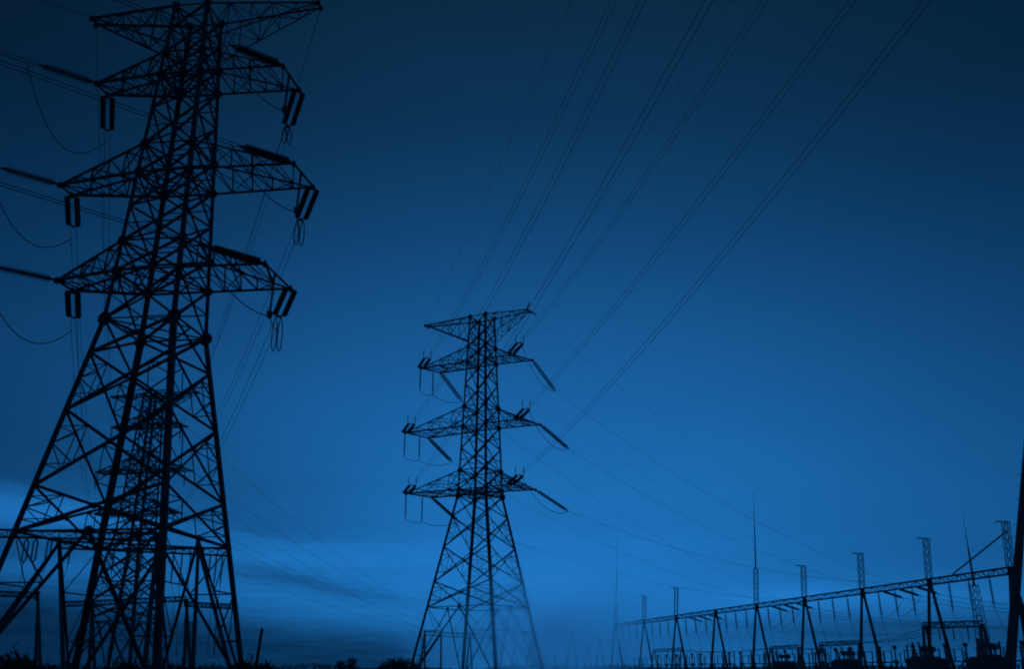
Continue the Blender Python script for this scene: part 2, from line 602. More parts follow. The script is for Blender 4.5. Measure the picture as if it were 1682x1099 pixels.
def ins_string(p, d, L, label, group, double=0.6, r=0.15, n=15, loop=0.0, side=None, seg=8, horn=0.0):
    """tension or suspension string from p along d; returns its live end"""
    p, d = Vector(p), Vector(d).normalized()
    t = thing('insulator_string', p, label, 'insulator', group)
    s = d.cross(Vector((0, 0, 1)))
    s = s.normalized() if s.length > 0.05 else (side or Vector((1, 0, 0)))
    lk, end = 0.45, p + d * L
    a, b = p + d * lk, end - d * lk
    offs = (-double / 2, double / 2) if double else (0.0,)
    for f, q in ((p, a), (end, b)):
        fit = MB()
        m_ = lerp3(f, q, 0.35)
        fit.bar(f, m_, 0.09)
        for o in offs:
            fit.bar(m_, q + s * o, 0.1)
        fit.build('yoke_fitting', STEEL, t)
    for o in offs:
        mb = MB()
        mb.lathe(a + s * o, b + s * o, shed_profile((b - a).length, n, r, 0.05), seg)
        mb.build('disc_stack', PORC, t)
    if horn:
        mb = MB()
        for k in (-1, 1):
            mb.tube([b + s * (k * double / 2), b + s * (k * double * 0.7) + Vector((0, 0, horn * 0.5)), b + s * (k * double * 0.6) + Vector((0, 0, horn))], 0.05, 5)
        mb.tube([a, a + Vector((0, 0, horn * 0.6))], 0.05, 5)
        mb.tube([a + s * 0.05, b - s * 0.05 + Vector((0, 0, -0.25))], 0.06, 5)
        mb.build('arcing_horn', STEEL, t)
    if loop:
        mb = MB()
        for k in (-0.2, 0.2):
            q = [end + s * (k + 0.17 * math.sin(PI * 2 * i / 20)) + Vector((0, 0, -loop * (0.5 - 0.5 * math.cos(PI * 2 * i / 20)) ** 0.8)) for i in range(21)]
            mb.tube(q, 0.04, 5)
        mb.bar(end - s * 0.22, end + s * 0.22, 0.08)
        mb.build('jumper_loop', WIRE, t)
    return end


def cable(name, pts, r, label, cat, group, n=5):
    mb = MB()
    mb.tube(pts, r, n)
    o = mb.build(name, WIRE, None, True)
    return tag(o, label, cat, group)


def bundle(pts, gap, r, label, group, spacers=6, vertical=False):
    """twin conductors with spacers, one span"""
    t = thing('conductor_bundle', pts[0], label, 'power line', group)
    m = len(pts)
    offs = []
    for k in range(m):
        d = (pts[min(k + 1, m - 1)] - pts[max(k - 1, 0)])
        s = Vector((d.y, -d.x, 0)).normalized()
        offs.append(Vector((0, 0, 1)) if vertical else s)
    for sg in (-1, 1):
        mb = MB()
        mb.tube([p + o * (sg * gap / 2) for p, o in zip(pts, offs)], r, 5)
        mb.build('conductor', WIRE, t, True)
    for i in range(1, spacers + 1):
        k = int(i * (m - 1) / (spacers + 1))
        mb = MB()
        mb.bar(pts[k] - offs[k] * (gap / 2), pts[k] + offs[k] * (gap / 2), 0.07)
        mb.build('spacer', STEEL, t)
    return t


def sag_curve(a, b, sag, n=28):
    return [lerp3(a, b, i / n) - Vector((0, 0, 4 * sag * (i / n) * (1 - i / n))) for i in range(n + 1)]


LEVEL = ('upper', 'middle', 'lower')
SIDE = ('left', 'right')
# ---- nearest pylon: wires in from the upper left (its near corners)
B1 = {(0, 0): (-1.0091, -0.0263, 0.0014), (1, 0): (-0.9856, -0.0374, 0.0015), (2, 0): (-1.0086, -0.0243, 0.0015),
      (0, 1): (-0.9821, -0.0355, 0.0018), (1, 1): (-0.9986, -0.0270, 0.0020), (2, 1): (-0.9604, -0.0516, 0.0006)}


def fly(P, az_, s_, k, t):
    return Vector((P.x + math.sin(az_) * t, P.y - math.cos(az_) * t, P.z - s_ * t + k * t * t))


for k in range(3):
    for sd in (0, 1):
        az_, s_, q = B1[(k, sd)]
        near = T1.P(*TIP1[k][0 if sd == 0 else 2], LEV1[k])
        far = T1.P(*TIP1[k][1 if sd == 0 else 3], LEV1[k])
        nm = f'{LEVEL[k]} {SIDE[sd]} arm of the nearest pylon'
        L = 3.95
        e1 = ins_string(near, fly(near, az_, s_, q, L) - near, L, f'thick tilted insulator string reaching back from the {nm}', 'insulator strings of the nearest pylon', 0.30, 0.25, 24)
        wpts = [fly(near, az_, s_, q, t) for t in [L + (95 - L) * i / 40 for i in range(41)]]
        bundle(wpts, 0.42, 0.027, f'twin conductors coming in from the left to the {nm}', 'twin conductors reaching the nearest pylon', 0)
        # away from us, towards the pylon behind
        tgt = T3.P(*T3.tips[k][0 if sd == 0 else 2], T3.lev[k])
        dirn = (tgt - far).normalized() + Vector((0, 0, -0.10))
        e2 = ins_string(far, dirn, 4.9, f'double insulator string at the far corner of the {nm}', 'insulator strings of the nearest pylon', 0.66, 0.21, 22,
                        loop=(0.0, (1.5, 2.1, 2.7)[k])[sd])
        bundle(sag_curve(e2, tgt, 3.2), 0.42, 0.020, f'twin conductors leaving the {nm} for the pylon behind', 'twin conductors between the nearest pylon and the one behind', 0)
        # jumper
        j0 = fly(near, az_, s_, q, L + (0.75 if sd == 0 else 0.4))
        j1 = e2 + Vector((0, 0, -0.9))
        if sd == 0:
            mbp = sag_curve(j0, j1, (3.6, 2.9, 2.9)[k], 24)
            cable('jumper_cable', mbp, 0.035, f'slack jumper cable looping below the {nm}', 'jumper cable', 'jumper cables of the nearest pylon')
        else:
            top = lerp3(near, far, 0.36)
            hang = top + Vector((-0.1, 0, -3.1))
            t = thing('jumper_support', top, f'weighted rod holding the jumper under the {nm}', 'insulator', 'weighted jumper supports of the nearest pylon')
            mb = MB()
            mb.lathe(top, hang, shed_profile(2.7, 18, 0.11, 0.05), 6)
            mb.build('rod', PORC, t)
            mb = MB()
            mb.lathe(hang + Vector((0, 0, 0.42)), hang + Vector((0, 0, -0.2)), [(0, 0.05), (0.1, 0.2), (0.45, 0.2), (0.6, 0.08)], 8)
            mb.build('weight', STEEL, t)
            mbp = sag_curve(j0, hang, 1.0, 14) + sag_curve(hang, j1, 0.35, 8)[1:]
            cable('jumper_cable', mbp, 0.035, f'slack jumper cable looping below the {nm}', 'jumper cable', 'jumper cables of the nearest pylon')
for sd in (0, 1):
    tip = T1.P(*TOP1[1 if sd == 0 else 3], T1.zt)
    tg = T3.P(*T3.toptips[1 if sd == 0 else 3], T3.zt)
    cable('earth_wire', sag_curve(tip, tg, 2.2), 0.022, f'earth wire from the {SIDE[sd]} peak arm of the nearest pylon to the pylon behind', 'power line', 'earth wires of the nearest pylon')
    tip = T1.P(*TOP1[0 if sd == 0 else 2], T1.zt)
    cable('earth_wire', [fly(tip, -1.0, -0.03, 0.0015, t) for t in [i * 2.5 for i in range(38)]], 0.022,
          f'earth wire rising off left from the {SIDE[sd]} peak arm of the nearest pylon', 'power line', 'earth wires of the nearest pylon')

# ---- middle pylon: wires passing overhead to the upper right, and down to the substation
B2 = {(0, 0): (0.2923, 0.0072, 0.0016), (1, 0): (0.2938, -0.0137, 0.0014), (2, 0): (0.2818, -0.0465, 0.0009),
      (0, 1): (0.2874, -0.0295, 0.0010), (1, 1): (0.2626, -0.0383, 0.0007), (2, 1): (0.2684, -0.0539, 0.0009)}


def gantry_pt(px):
    """where the line of sight of column px meets the gantry line"""
    d = world_pt(px, 1000, Y=100.0)
    k = d.x / d.y
    # GA + t*(GB-GA): x = k*y
    w = GB - GA
    t = (k * GA.y - GA.x) / (w.x - k * w.y)
    return GA + w * t


BEAM_Z = 14.4
LAND = {(0, 1): 1484, (1, 1): 1449, (2, 1): 1514, (0, 0): 1292, (1, 0): 1270, (2, 0): 1312}
for k in range(3):
    for sd in (0, 1):
        az_, s_, q = B2[(k, sd)]
        near = T2.P(*TIP2[k][0 if sd == 0 else 2], LEV2[k])
        far = T2.P(*TIP2[k][1 if sd == 0 else 3], LEV2[k])
        nm = f'{LEVEL[k]} {SIDE[sd]} arm of the middle pylon'
        L = 5.0
        ins_string(near, fly(near, az_, s_, q, L) - near, L, f'foreshortened insulator string pointing our way from the {nm}', 'insulator strings of the middle pylon', 0.8, 0.21, 11, seg=7, horn=1.2)
        bundle([fly(near, az_, s_, q, t) for t in [L + (190 - L) * i / 70 for i in range(71)]], 0.45, 0.018,
               f'twin conductors climbing overhead from the {nm}', 'twin conductors passing overhead', 0)
        land = gantry_pt(LAND[(k, sd)]) + Vector((0, 0, BEAM_Z))
        d = land - far
        dirn = Vector((d.x, d.y, 0)).normalized() + Vector((0, 0, -((0.85, 0.62, 0.62), (1.15, 0.62, 0.55))[sd][k]))
        e2 = ins_string(far, dirn, 5.4, f'dark insulator string slanting down from the {nm}', 'insulator strings of the middle pylon', 0.46, 0.19, 13, seg=6)
        bundle(sag_curve(e2, land - Vector((0, 0, 0.4)), 2.6), 0.4, 0.009, f'twin conductors dropping to the substation from the {nm}', 'twin conductors into the substation', 0)
        if sd == 0:
            ends = []
            for w, base_ in (('outer', near), ('inner', lerp3(near, far, 0.62))):
                ends.append(ins_string(base_, Vector((0, 0, -1)), 3.5, f'{w} vertical insulator rod hanging below the {nm}', 'insulator strings of the middle pylon', 0, 0.12, 16, seg=6,
                                       side=Vector((1, 0, 0))))
            cable('jumper_cable', sag_curve(near + Vector((0, 0, -3.5)), ends[1], 0.25, 8) + sag_curve(ends[1], e2, 0.6, 10)[1:], 0.035,
                  f'jumper cable linking the hanging rods of the {nm}', 'jumper cable', 'jumper cables of the middle pylon')
        else:
            cable('jumper_cable', sag_curve(fly(near, az_, s_, q, L), e2, 1.8, 16), 0.035, f'jumper cable drooping under the {nm}', 'jumper cable', 'jumper cables of the middle pylon')
for sd in (0, 1):
    tip = T2.P(*TOP2[0 if sd == 0 else 2], T2.zt)
    cable('earth_wire', [fly(tip, 0.272, -0.0536, 0.0006, t) for t in [i * 3.5 for i in range(56)]], 0.012,
          f'earth wire climbing overhead from the {SIDE[sd]} peak arm of the middle pylon', 'power line', 'earth wires of the middle pylon')
    land = gantry_pt(1420 if sd else 1323) + Vector((0, 0, 20.5))
    cable('earth_wire', sag_curve(T2.P(*TOP2[1 if sd == 0 else 3], T2.zt), land, 2.0), 0.010,
          f'earth wire to a gantry peak from the {SIDE[sd]} peak arm of the middle pylon', 'power line', 'earth wires of the middle pylon')
hook = MB()
tp = T2.P(*TOP2[2], T2.zt)
hook.bar(tp, tp + Vector((0.3, 0, 1.0)), 0.16)
hook.bar(tp, tp + Vector((1.3, 0.6, -0.6)), 0.14)
hook.build('clamp_horn', STEEL, T2.root)


# ------------------------------------------------------------------ substation gantries
def truss_beam(mb, a, b, w, h, bar=0.09, n=8):
    """box truss whose upper face runs from a to b"""
    a, b = Vector(a), Vector(b)
    d = (b - a).normalized()
    s = Vector((d.y, -d.x, 0)).normalized() * (w / 2)
    dn = Vector((0, 0, -h))
    c = [(s, 0), (-s, 0), (-s, 1), (s, 1)]
    pt = lambda i, t: lerp3(a, b, t) + c[i][0] + dn * c[i][1]
    for i in range(4):
        mb.angle(pt(i, 0), pt(i, 1), bar * 1.5)
    for k in range(n):
        for i in range(4):
            j = (i + 1) % 4
            f, g_ = (i, j) if k % 2 else (j, i)
            mb.angle(pt(f, k / n), pt(g_, (k + 1) / n), bar * 0.8)
            mb.angle(pt(i, k / n), pt(j, k / n), bar * 0.8)


def a_frame(parent, top, spread, along, peak=0.0, arm=False, needle=0.0, r=0.21, feet=None, cap_w=0.6):
    """two leaning concrete poles under a steel cap; optional ladder peak, arm and lightning needle"""
    top = Vector(top)
    cap = MB()
    cap.box(top + Vector((0, 0, -1.25 * cap_w)), cap_w, cap_w, 2.5 * cap_w, (along, Vector((-along.y, along.x, 0))))
    col = cap.build('column', STEEL, parent)
    perp = Vector((-along.y, along.x, 0))
    if feet is None:
        feet = [Vector((top.x, top.y, 0)) + perp * s for s in (-spread, spread)]
    for i, f in enumerate(feet):
        mb = MB()
        sgn = (f - Vector((top.x, top.y, 0)))
        st = top + Vector((0, 0, -2.0 * cap_w)) + (sgn.normalized() * 0.36 * cap_w if sgn.length > 0.1 else Vector((0, 0, 0)))
        mb.tube([st, Vector(f)], r * 0.85, 9, r * 1.15)
        mb.build('leg', CONC, col, False)
    if peak:
        mb = MB()
        h = peak
        ww = 0.42
        b = [top + perp * (x * ww) + along * (y * 0.25) for x, y in ((-1, -1), (1, -1), (1, 1), (-1, 1))]
        t_ = [p + Vector((0.07 * h, 0, h)) for p in b]
        for p, q in zip(b, t_):
            mb.angle(p, q, 0.10)
        m = max(3, int(h / 1.0))
        for k in range(m + 1):
            f = k / m
            for i in range(4):
                mb.angle(lerp3(b[i], t_[i], f), lerp3(b[(i + 1) % 4], t_[(i + 1) % 4], f), 0.05)
                if k < m:
                    mb.angle(lerp3(b[i], t_[i], f), lerp3(b[(i + 1) % 4], t_[(i + 1) % 4], (k + 1) / m), 0.05)
        if arm:
            q = top + Vector((0.07 * h, 0, h))
            mb.bar(q + perp * 0.4, q - perp * 1.5 if perp.x > 0 else q + perp * 1.5, 0.14)
        mb.build('peak_frame', STEEL, col)
    if needle:
        mb = MB()
        q = top + Vector((0.07 * peak, 0, peak))
        mb.tube([q, q + Vector((0.03 * needle, 0, needle * 0.55))], 0.16 if needle < 20 else 0.08, 6, 0.09 if needle < 20 else 0.05)
        mb.tube([q + Vector((0.03 * needle, 0, needle * 0.55)), q + Vector((0.055 * needle, 0, needle))], 0.07 if needle < 20 else 0.04, 5, 0.02)
        mb.build('lightning_needle', STEEL, col)
    return col


gantry = thing('substation_gantry', GA, 'long substation gantry on a row of leaning twin poles, running away from the right edge', 'gantry')
COLS = [1010, 1057, 1110, 1175, 1243, 1323, 1420, 1533, 1671]
ORD = ('first', 'second', 'third', 'fourth', 'fifth', 'sixth', 'seventh', 'eighth')
cp = [gantry_pt(x) + Vector((0, 0, BEAM_Z)) for x in COLS]
spec = {0: (5.5, False, 21.0), 1: (6.4, True, 0), 2: (6.6, True, 0), 3: (0, False, 0), 4: (7.0, False, 16.5), 5: (5.6, True, 0), 6: (5.7, True, 0), 7: (5.9, True, 0), 8: (5.9, True, 0)}
perp = Vector((-GD.y, GD.x, 0))
for i, p in enumerate(cp):
    pk, ar, nd = spec[i]
    a_frame(gantry, p, 2.2, GD, pk, ar, nd, 0.26)
for i in range(8):
    mb = MB()
    truss_beam(mb, cp[i] - GD * 0 + Vector((0, 0, -0.1)), cp[i + 1] + Vector((0, 0, -0.1)), 0.8, 0.85, 0.1, 9)
    mb.build('beam', STEEL, gantry)

POS = ('farthest', 'middle', 'nearest')
for i in range(8):
    for j, f in enumerate((0.25, 0.5, 0.75)):
        p = lerp3(cp[i], cp[i + 1], f) + Vector((0, 0, -0.95))
        e = ins_string(p, Vector((0.02, 0.02, -1)), 4.1, f'hanging insulator string under the {ORD[i]} gantry bay from far, {POS[j]} of three', 'insulator strings hanging under the long gantry',
                       0, 0.24, 16, seg=6, side=Vector((1, 0, 0)))
        if i % 2 == 0 and i:
            q = p + GN * 0.5 + Vector((0, 0, 0.2))
            e3 = ins_string(q, GN + Vector((0, 0, -0.28)), 4.2, f'sloping insulator string beside the {ORD[i]} gantry bay from far, {POS[j]} of three', 'sloping insulator strings of the long gantry', 0, 0.23, 18, seg=6)
            far = q + GN * 52 + Vector((0, 0, -4.0))
            cable('busbar_cable', sag_curve(e3, far, 1.0, 12), 0.03, f'cable crossing the yard from the {ORD[i]} gantry bay from far, {POS[j]} of three', 'cable', 'cables across the yard')
            mb = sag_curve(e, e3, 0.7, 8)
            cable('jumper_cable', mb, 0.03, f'short jumper under the {ORD[i]} gantry bay from far, {POS[j]} of three', 'jumper cable', 'jumpers under the long gantry')
        foot = e + GN * (2.0 + j) * 0.4
        cable('dropper_cable', [e, lerp3(e, foot, 0.5) + Vector((0.15, 0, -2.5)), Vector((foot.x, foot.y, 5.0))], 0.03,
              f'thin dropper wire below the {ORD[i]} gantry bay from far, {POS[j]} of three', 'cable', 'dropper wires under the long gantry')

# bracing cable from the last peak down to the beam
cable('stay_cable', [cp[8] + Vector((0.3, 0, 4.6)), lerp3(cp[7], cp[8], 0.32) + Vector((0, 0, 0.1))], 0.11, 'thick slanting stay from the last gantry peak down to the beam', 'cable', None)

# freestanding lightning mast behind the last bay
mp = world_pt(1606, 1000, Y=152.0)
mast = thing('lightning_mast', (mp.x, mp.y, 0), 'slim lattice lightning mast standing behind the last bay of the long gantry', 'mast')
mb = MB()
for zz, w0, z1, w1 in ((0, 0.9, 14.0, 0.45),):
    b = [Vector((mp.x + a * w0, mp.y + d * w0, zz)) for a, d in ((-1, -1), (1, -1), (1, 1), (-1, 1))]
    t_ = [Vector((mp.x + a * w1, mp.y + d * w1, z1)) for a, d in ((-1, -1), (1, -1), (1, 1), (-1, 1))]
    for i in range(4):
        mb.angle(b[i], t_[i], 0.10)
        for k in range(12):
            f0, f1 = k / 12, (k + 1) / 12
            j = (i + 1) % 4
            mb.angle(lerp3(b[i], t_[i], f0), lerp3(b[j], t_[j], f1), 0.05)
            mb.angle(lerp3(b[i], t_[i], f1), lerp3(b[j], t_[j], f1), 0.05)
mb.build('lattice_shaft', STEEL, mast)
mb = MB()
mb.tube([(mp.x, mp.y, 13.8), (mp.x, mp.y, 19.5)], 0.2, 7, 0.12)
mb.tube([(mp.x, mp.y, 19.5), (mp.x, mp.y, 25.0)], 0.08, 6, 0.02)
mb.build('needle', STEEL, mast)

# the big leaning pole frame that cuts the right edge
lt, lf = world_pt(1690, 690, Y=76.0), world_pt(1659, 1099, Y=76.0)
dv = (lt - lf) / (lt.z - lf.z)
foot = lf - dv * lf.z
apex = lt + dv * 3.0
pf = thing('pole_frame', (foot.x, foot.y, 0), 'thick black leaning pole frame with climbing rungs, cut by the right edge', 'pole')
mb = MB()
mb.tube([foot, apex], 0.40, 12, 0.2)
leg = mb.build('leg', CONC, pf)
mb = MB()
for i in range(16):
    z = 2.5 + i * 1.0
    c = foot + dv * z
    mb.bar(c + Vector((-0.52, 0, 0)), c + Vector((0.1, 0, 0)), 0.035)
mb.build('rungs', STEEL, leg)
mb = MB()
f2 = foot + Vector((apex.x - foot.x, 0, 0)) * 2
f2.z = 0
mb.tube([f2, apex], 0.40, 12, 0.2)
mb.build('leg', CONC, pf)
mb = MB()
ca, cb = foot + dv * 6.2, lerp3(f2, apex, 6.2 / apex.z)
mb.bar(ca, cb, 0.35)
mb.build('cross_beam', CONC, pf)
mb = MB()
q = world_pt(1672, 1000, Y=76.0)
mb.tube([(q.x + 0.25, q.y, 0), (q.x + 0.25, q.y, q.z)], 0.2, 10)
mb.build('stub_post', CONC, pf)


# low portals inside the yard
def portal(x0, x1, y, Y, label):
    a, b = world_pt(x0, y, Y=Y), world_pt(x1, y - 3, Y=Y * 0.94)
    t = thing('low_portal', (a.x, a.y, 0), label, 'gantry', 'low portals inside the yard')
    d = (b - a).normalized()
    mb = MB()
    truss_beam(mb, a, b, 0.6, 0.6, 0.09, 6)
    mb.build('beam', STEEL, t)
    for p in (a, b):
        for s_ in (-0.5, 0.5):
            mb = MB()
            n_ = Vector((-d.y, d.x, 0)) * s_
            mb.tube([p + n_ * 0.4 + Vector((0, 0, -0.3)), Vector((p.x, p.y, 0)) + n_ * 2.2], 0.17, 8, 0.22)
            mb.build('post', CONC, t)
    for f in (0.25, 0.5, 0.75):
        p = lerp3(a, b, f) + Vector((0, 0, -0.6))
        mb = MB()
        mb.lathe(p, p + Vector((0, 0, -1.4)), shed_profile(1.4, 8, 0.12, 0.05), 6)
        mb.build('insulator', PORC, t)
    return a, b


portals = [portal(1518, 1612, 1024, 118, 'low steel portal on posts in front of the last gantry bay'),
           portal(1348, 1412, 1056, 180, 'low portal left of the seventh gantry column'),
           portal(1266, 1313, 1063, 215, 'low portal between two leaning poles below the sixth gantry peak'),
           portal(1074, 1120, 1068, 262, 'small low portal under the far end of the long gantry')]
for i in range(3):
    for j in range(3):
        a, b = portals[i], portals[i + 1]
        p, q = lerp3(a[0], a[1], 0.25 + 0.25 * j), lerp3(b[0], b[1], 0.25 + 0.25 * j)
        cable('busbar_cable', sag_curve(p + Vector((0, 0, -0.1)), q + Vector((0, 0, -0.1)), 0.9, 12), 0.035,
              f'low cable leaving the {("nearest", "second nearest", "third nearest")[i]} low portal, {("left", "middle", "right")[j]} of three', 'cable', 'low cables between the portals')


# ---- yard equipment, one of each kind, then copies
def eq(name, label, cat):
    return thing(name, (0, 0, 0), label, cat)


def post_part(t, w, h, name='support'):
    mb = MB()
    mb.tube([(0, 0, 0), (0, 0, h)], w, 8, w * 0.85)
    mb.box((0, 0, h - 0.06), w * 3, w * 3, 0.12)
    mb.build(name, CONC, t)


def make_ct():
    t = eq('current_transformer', 'current transformer', 'transformer')
    post_part(t, 0.17, 2.5)
    mb = MB(); mb.box((0, 0, 2.8), 0.65, 0.55, 0.6); mb.build('tank', PAINT, t)
    mb = MB(); mb.lathe((0, 0, 3.1), (0, 0, 5), shed_profile(1.8, 12, 0.2, 0.12), 8); mb.build('bushing', PORC, t)
    mb = MB(); mb.lathe((0, 0, 4.9), (0, 0, 5.6), [(0, 0.2), (0.1, 0.34), (0.5, 0.34), (0.65, 0.15)], 10); mb.bar((-0.6, 0, 5.25), (0.6, 0, 5.25), 0.09); mb.build('head', PAINT, t)
    return t


def make_cb():
    t = eq('circuit_breaker', 'circuit breaker', 'switchgear')
    mb = MB()
    for a in (-1, 1):
        for b in (-1, 1):
            mb.angle((a * 0.4, b * 0.4, 0), (a * 0.25, b * 0.25, 2.3), 0.1)
        mb.angle((a * 0.38, -0.38, 0.3), (a * 0.26, 0.26, 2.1), 0.06)
        mb.angle((-0.38, a * 0.38, 0.3), (0.26, a * 0.26, 2.1), 0.06)
    mb.box((0, 0, 2.36), 0.75, 0.75, 0.12)
    mb.build('support', STEEL, t)
    mb = MB(); mb.box((0.5, 0, 1.5), 0.5, 0.6, 0.9); mb.build('cabinet', PAINT, t)
    mb = MB(); mb.lathe((0, 0, 2.4), (0, 0, 4), shed_profile(1.5, 10, 0.19, 0.11), 8); mb.build('lower_column', PORC, t)
    mb = MB(); mb.lathe((0, 0, 4.0), (0, 0, 6), shed_profile(1.6, 10, 0.22, 0.14), 8); mb.build('upper_column', PORC, t)
    mb = MB(); mb.lathe((0, 0, 3.85), (0, 0, 4.1), [(0, 0.2), (0.2, 0.2)], 8); mb.lathe((0, 0, 5.55), (0, 0, 5.8), [(0, 0.24), (0.2, 0.16)], 8); mb.build('flanges', PAINT, t)
    return t


def make_ds():
    t = eq('disconnector', 'disconnector', 'switchgear')
    for x in (-1.2, 1.2):
        mb = MB(); mb.tube([(x, 0, 0), (x, 0, 2.6)], 0.17, 8, 0.15); mb.build('support', CONC, t)
    mb = MB(); mb.bar((-1.7, 0, 2.7), (1.7, 0, 2.7), 0.25, 0.2); mb.build('base_beam', STEEL, t)
    for x in (-1.4, 0.0, 1.4):
        mb = MB(); mb.lathe((x, 0, 2.8), (x, 0, 4.6), shed_profile(1.6, 11, 0.15, 0.09), 8); mb.build('post_insulator', PORC, t)
    mb = MB(); mb.bar((-1.6, 0, 4.47), (1.6, 0, 4.47), 0.1); mb.bar((1.4, 0, 4.47), (1.4, 0, 4.95), 0.06); mb.build('switch_blade', WIRE, t)
    return t


def make_bs():
    t = eq('bus_support', 'bus support', 'insulator')
    post_part(t, 0.15, 2.8)
    mb = MB(); mb.lathe((0, 0, 2.8), (0, 0, 5), shed_profile(1.7, 12, 0.15, 0.09), 8); mb.build('post_insulator', PORC, t)
    mb = MB(); mb.bar((-0.4, 0, 4.55), (0.4, 0, 4.55), 0.12); mb.build('clamp', WIRE, t)
    return t


def make_tr():
    t = eq('power_transformer', 'power transformer', 'transformer')
    mb = MB(); mb.box((0, 0, 1.9), 4.2, 2.0, 2.8); mb.box((0, 0, 0.25), 4.8, 2.6, 0.5); mb.build('tank', PAINT, t)
    for y in (-1.55, 1.55):
        mb = MB()
        for k in range(9):
            mb.box((-1.7 + k * 0.42, y, 1.9), 0.07, 0.9, 2.3)
        mb.bar((-1.9, y, 3.0), (1.9, y, 3.0), 0.14); mb.bar((-1.9, y, 0.85), (1.9, y, 0.85), 0.14)
        mb.build('radiator', PAINT, t)
    mb = MB(); mb.lathe((-1.6, -0.6, 4.25), (1.4, -0.6, 4.25), [(0, 0.1), (0.08, 0.42), (2.9, 0.42), (3.0, 0.1)], 10)
    for x in (-1.2, 1.0):
        mb.bar((x, -0.6, 3.2), (x, -0.6, 3.9), 0.12)
    mb.build('conservator', PAINT, t)
    for x in (-1.3, 0.0, 1.3):
        mb = MB(); mb.lathe((x, 0.55, 3.25), (x * 1.15, 0.85, 5.6), shed_profile(2.0, 12, 0.2, 0.11), 8); mb.build('bushing', PORC, t)
    return t


tr = make_tr()
for i, (px, Y, rz, lb) in enumerate(((1288, 222, 0.5, 'bulky dark power transformer below the sixth gantry peak'), (1392, 178, 0.5, 'bulky dark power transformer left of the seventh gantry column'),
                                     (1522, 141, 0.6, 'bulky dark power transformer at the foot of the low nearest portal'),
                                     (1628, 124, 0.9, 'bulky dark power transformer beside the big leaning pole frame'))):
    o = tr if i == 0 else copy_tree(tr)
    p = world_pt(px, 1095, Y=Y)
    o.location = (p.x, p.y, 0)
    o.rotation_euler = (0, 0, rz)
    o['label'] = lb
    o['group'] = 'power transformers in the yard'

ROWS = [(make_ds, 5.0, 'two post disconnector switch', 'disconnector switches in the yard'),
        (make_ct, 11.0, 'round headed current transformer', 'current transformers in the yard'),
        (make_cb, 17.0, 'tall circuit breaker', 'circuit breakers in the yard'),
        (make_bs, 25.0, 'busbar post insulator', 'post insulators in the yard')]
rotz = math.atan2(GN.y, GN.x)
for mk, off, desc, grp in ROWS:
    proto = mk()
    first = True
    for i in range(8):
        for j, f in enumerate((0.22, 0.5, 0.78)):
            o = proto if first else copy_tree(proto)
            first = False
            p = lerp3(cp[i], cp[i + 1], f) + GN * (off + random.uniform(-0.3, 0.3))
            o.location = (p.x, p.y, 0.0)
            o.rotation_euler = (0, 0, rotz)
            o['label'] = f'{desc} by the {ORD[i]} gantry bay from far, {POS[j]} of three'
            o['group'] = grp


# ---- gantries behind the nearest pylon
def foot_pt(top, px, py, Y):
    q = world_pt(px, py, Y=Y)
    d = (q - top) / (q.z - top.z)
    return top + d * (0 - top.z)


def side_gantry(label, beams, frames, name='substation_gantry'):
    a = beams[0][0]
    p0 = world_pt(a[0], a[1], Y=a[2])
    t = thing(name, (p0.x, p0.y, 0), label, 'gantry')
    for (x0, y0, Y0), (x1, y1, Y1), w in beams:
        mb = MB()
        truss_beam(mb, world_pt(x0, y0, Y=Y0), world_pt(x1, y1, Y=Y1), w, w, 0.09, 12)
        mb.build('beam', STEEL, t)
    for (x, y, Y), feet, r in frames:
        top = world_pt(x, y, Y=Y)
        fs = [foot_pt(top, fx, fy, Y) for fx, fy in feet]
        a_frame(t, top + Vector((0, 0, 0.1)), 2, Vector((1, 0, 0)), 0, False, 0, r, fs, 0.35)
    return t


side_gantry('gantry with widely splayed pole legs just behind the nearest pylon', [((94, 889, 102), (380, 903, 110), 0.75)],
            [((97, 888, 102), [(1, 1030), (104, 1099)], 0.22), ((325, 889, 108), [(376, 1092), (317, 1092)], 0.22)])
side_gantry('upper gantry beam crossing left to right behind the nearest pylon legs', [((-70, 869, 94), (262, 878, 97.5), 0.7)],
            [((-60, 868, 94), [(-140, 1060), (-85, 1060)], 0.25), ((258, 876, 97.5), [(238, 1090), (262, 1090)], 0.25)])
side_gantry('lower gantry crossing behind the nearest pylon near the ground', [((-60, 970, 98), (62, 975, 99), 0.45), ((105, 990, 104), (306, 981, 106), 0.45), ((306, 990, 106), (384, 994, 107), 0.45)],
            [((62, 974, 99), [(58, 1090), (66, 1090)], 0.16), ((151, 988, 105), [(146, 1095), (155, 1095)], 0.18), ((306, 985, 106), [(302, 1095), (312, 1095)], 0.18)])
PLX = [(45, 874, 94.5), (60, 874, 94.7), (83, 874, 94.9), (118, 875, 95.2), (190, 877, 96.3), (215, 877, 96.6), (236, 878, 97.0)]
for i, (x, y, Y) in enumerate(PLX):
    p = world_pt(x, y + 9, Y=Y)
    e = ins_string(p, Vector((0.01, 0, -1)), 2.6 if i < 4 else 3.2, f'insulator string under the upper left beam, {("first", "second", "third", "fourth", "fifth", "sixth", "seventh")[i]} from the left',
                   'insulator strings behind the nearest pylon', 0.4 if i < 3 else 0, 0.14, 11, seg=6, side=Vector((1, 0, 0)))
    cable('dropper_cable', [e, e + Vector((random.uniform(-1, 1), 0.4, -2)), Vector((e.x + random.uniform(-1.5, 1.5), e.y + 1, 8.4))], 0.03,
          f'dropper wire behind the nearest pylon, {("first", "second", "third", "fourth", "fifth", "sixth", "seventh")[i]} from the left', 'cable', 'dropper wires behind the nearest pylon')
RX = [(286, 897, 107.2), (300, 898, 107.6), (314, 898, 108), (346, 900, 108.8), (356, 901, 109.1), (366, 902, 109.4)]
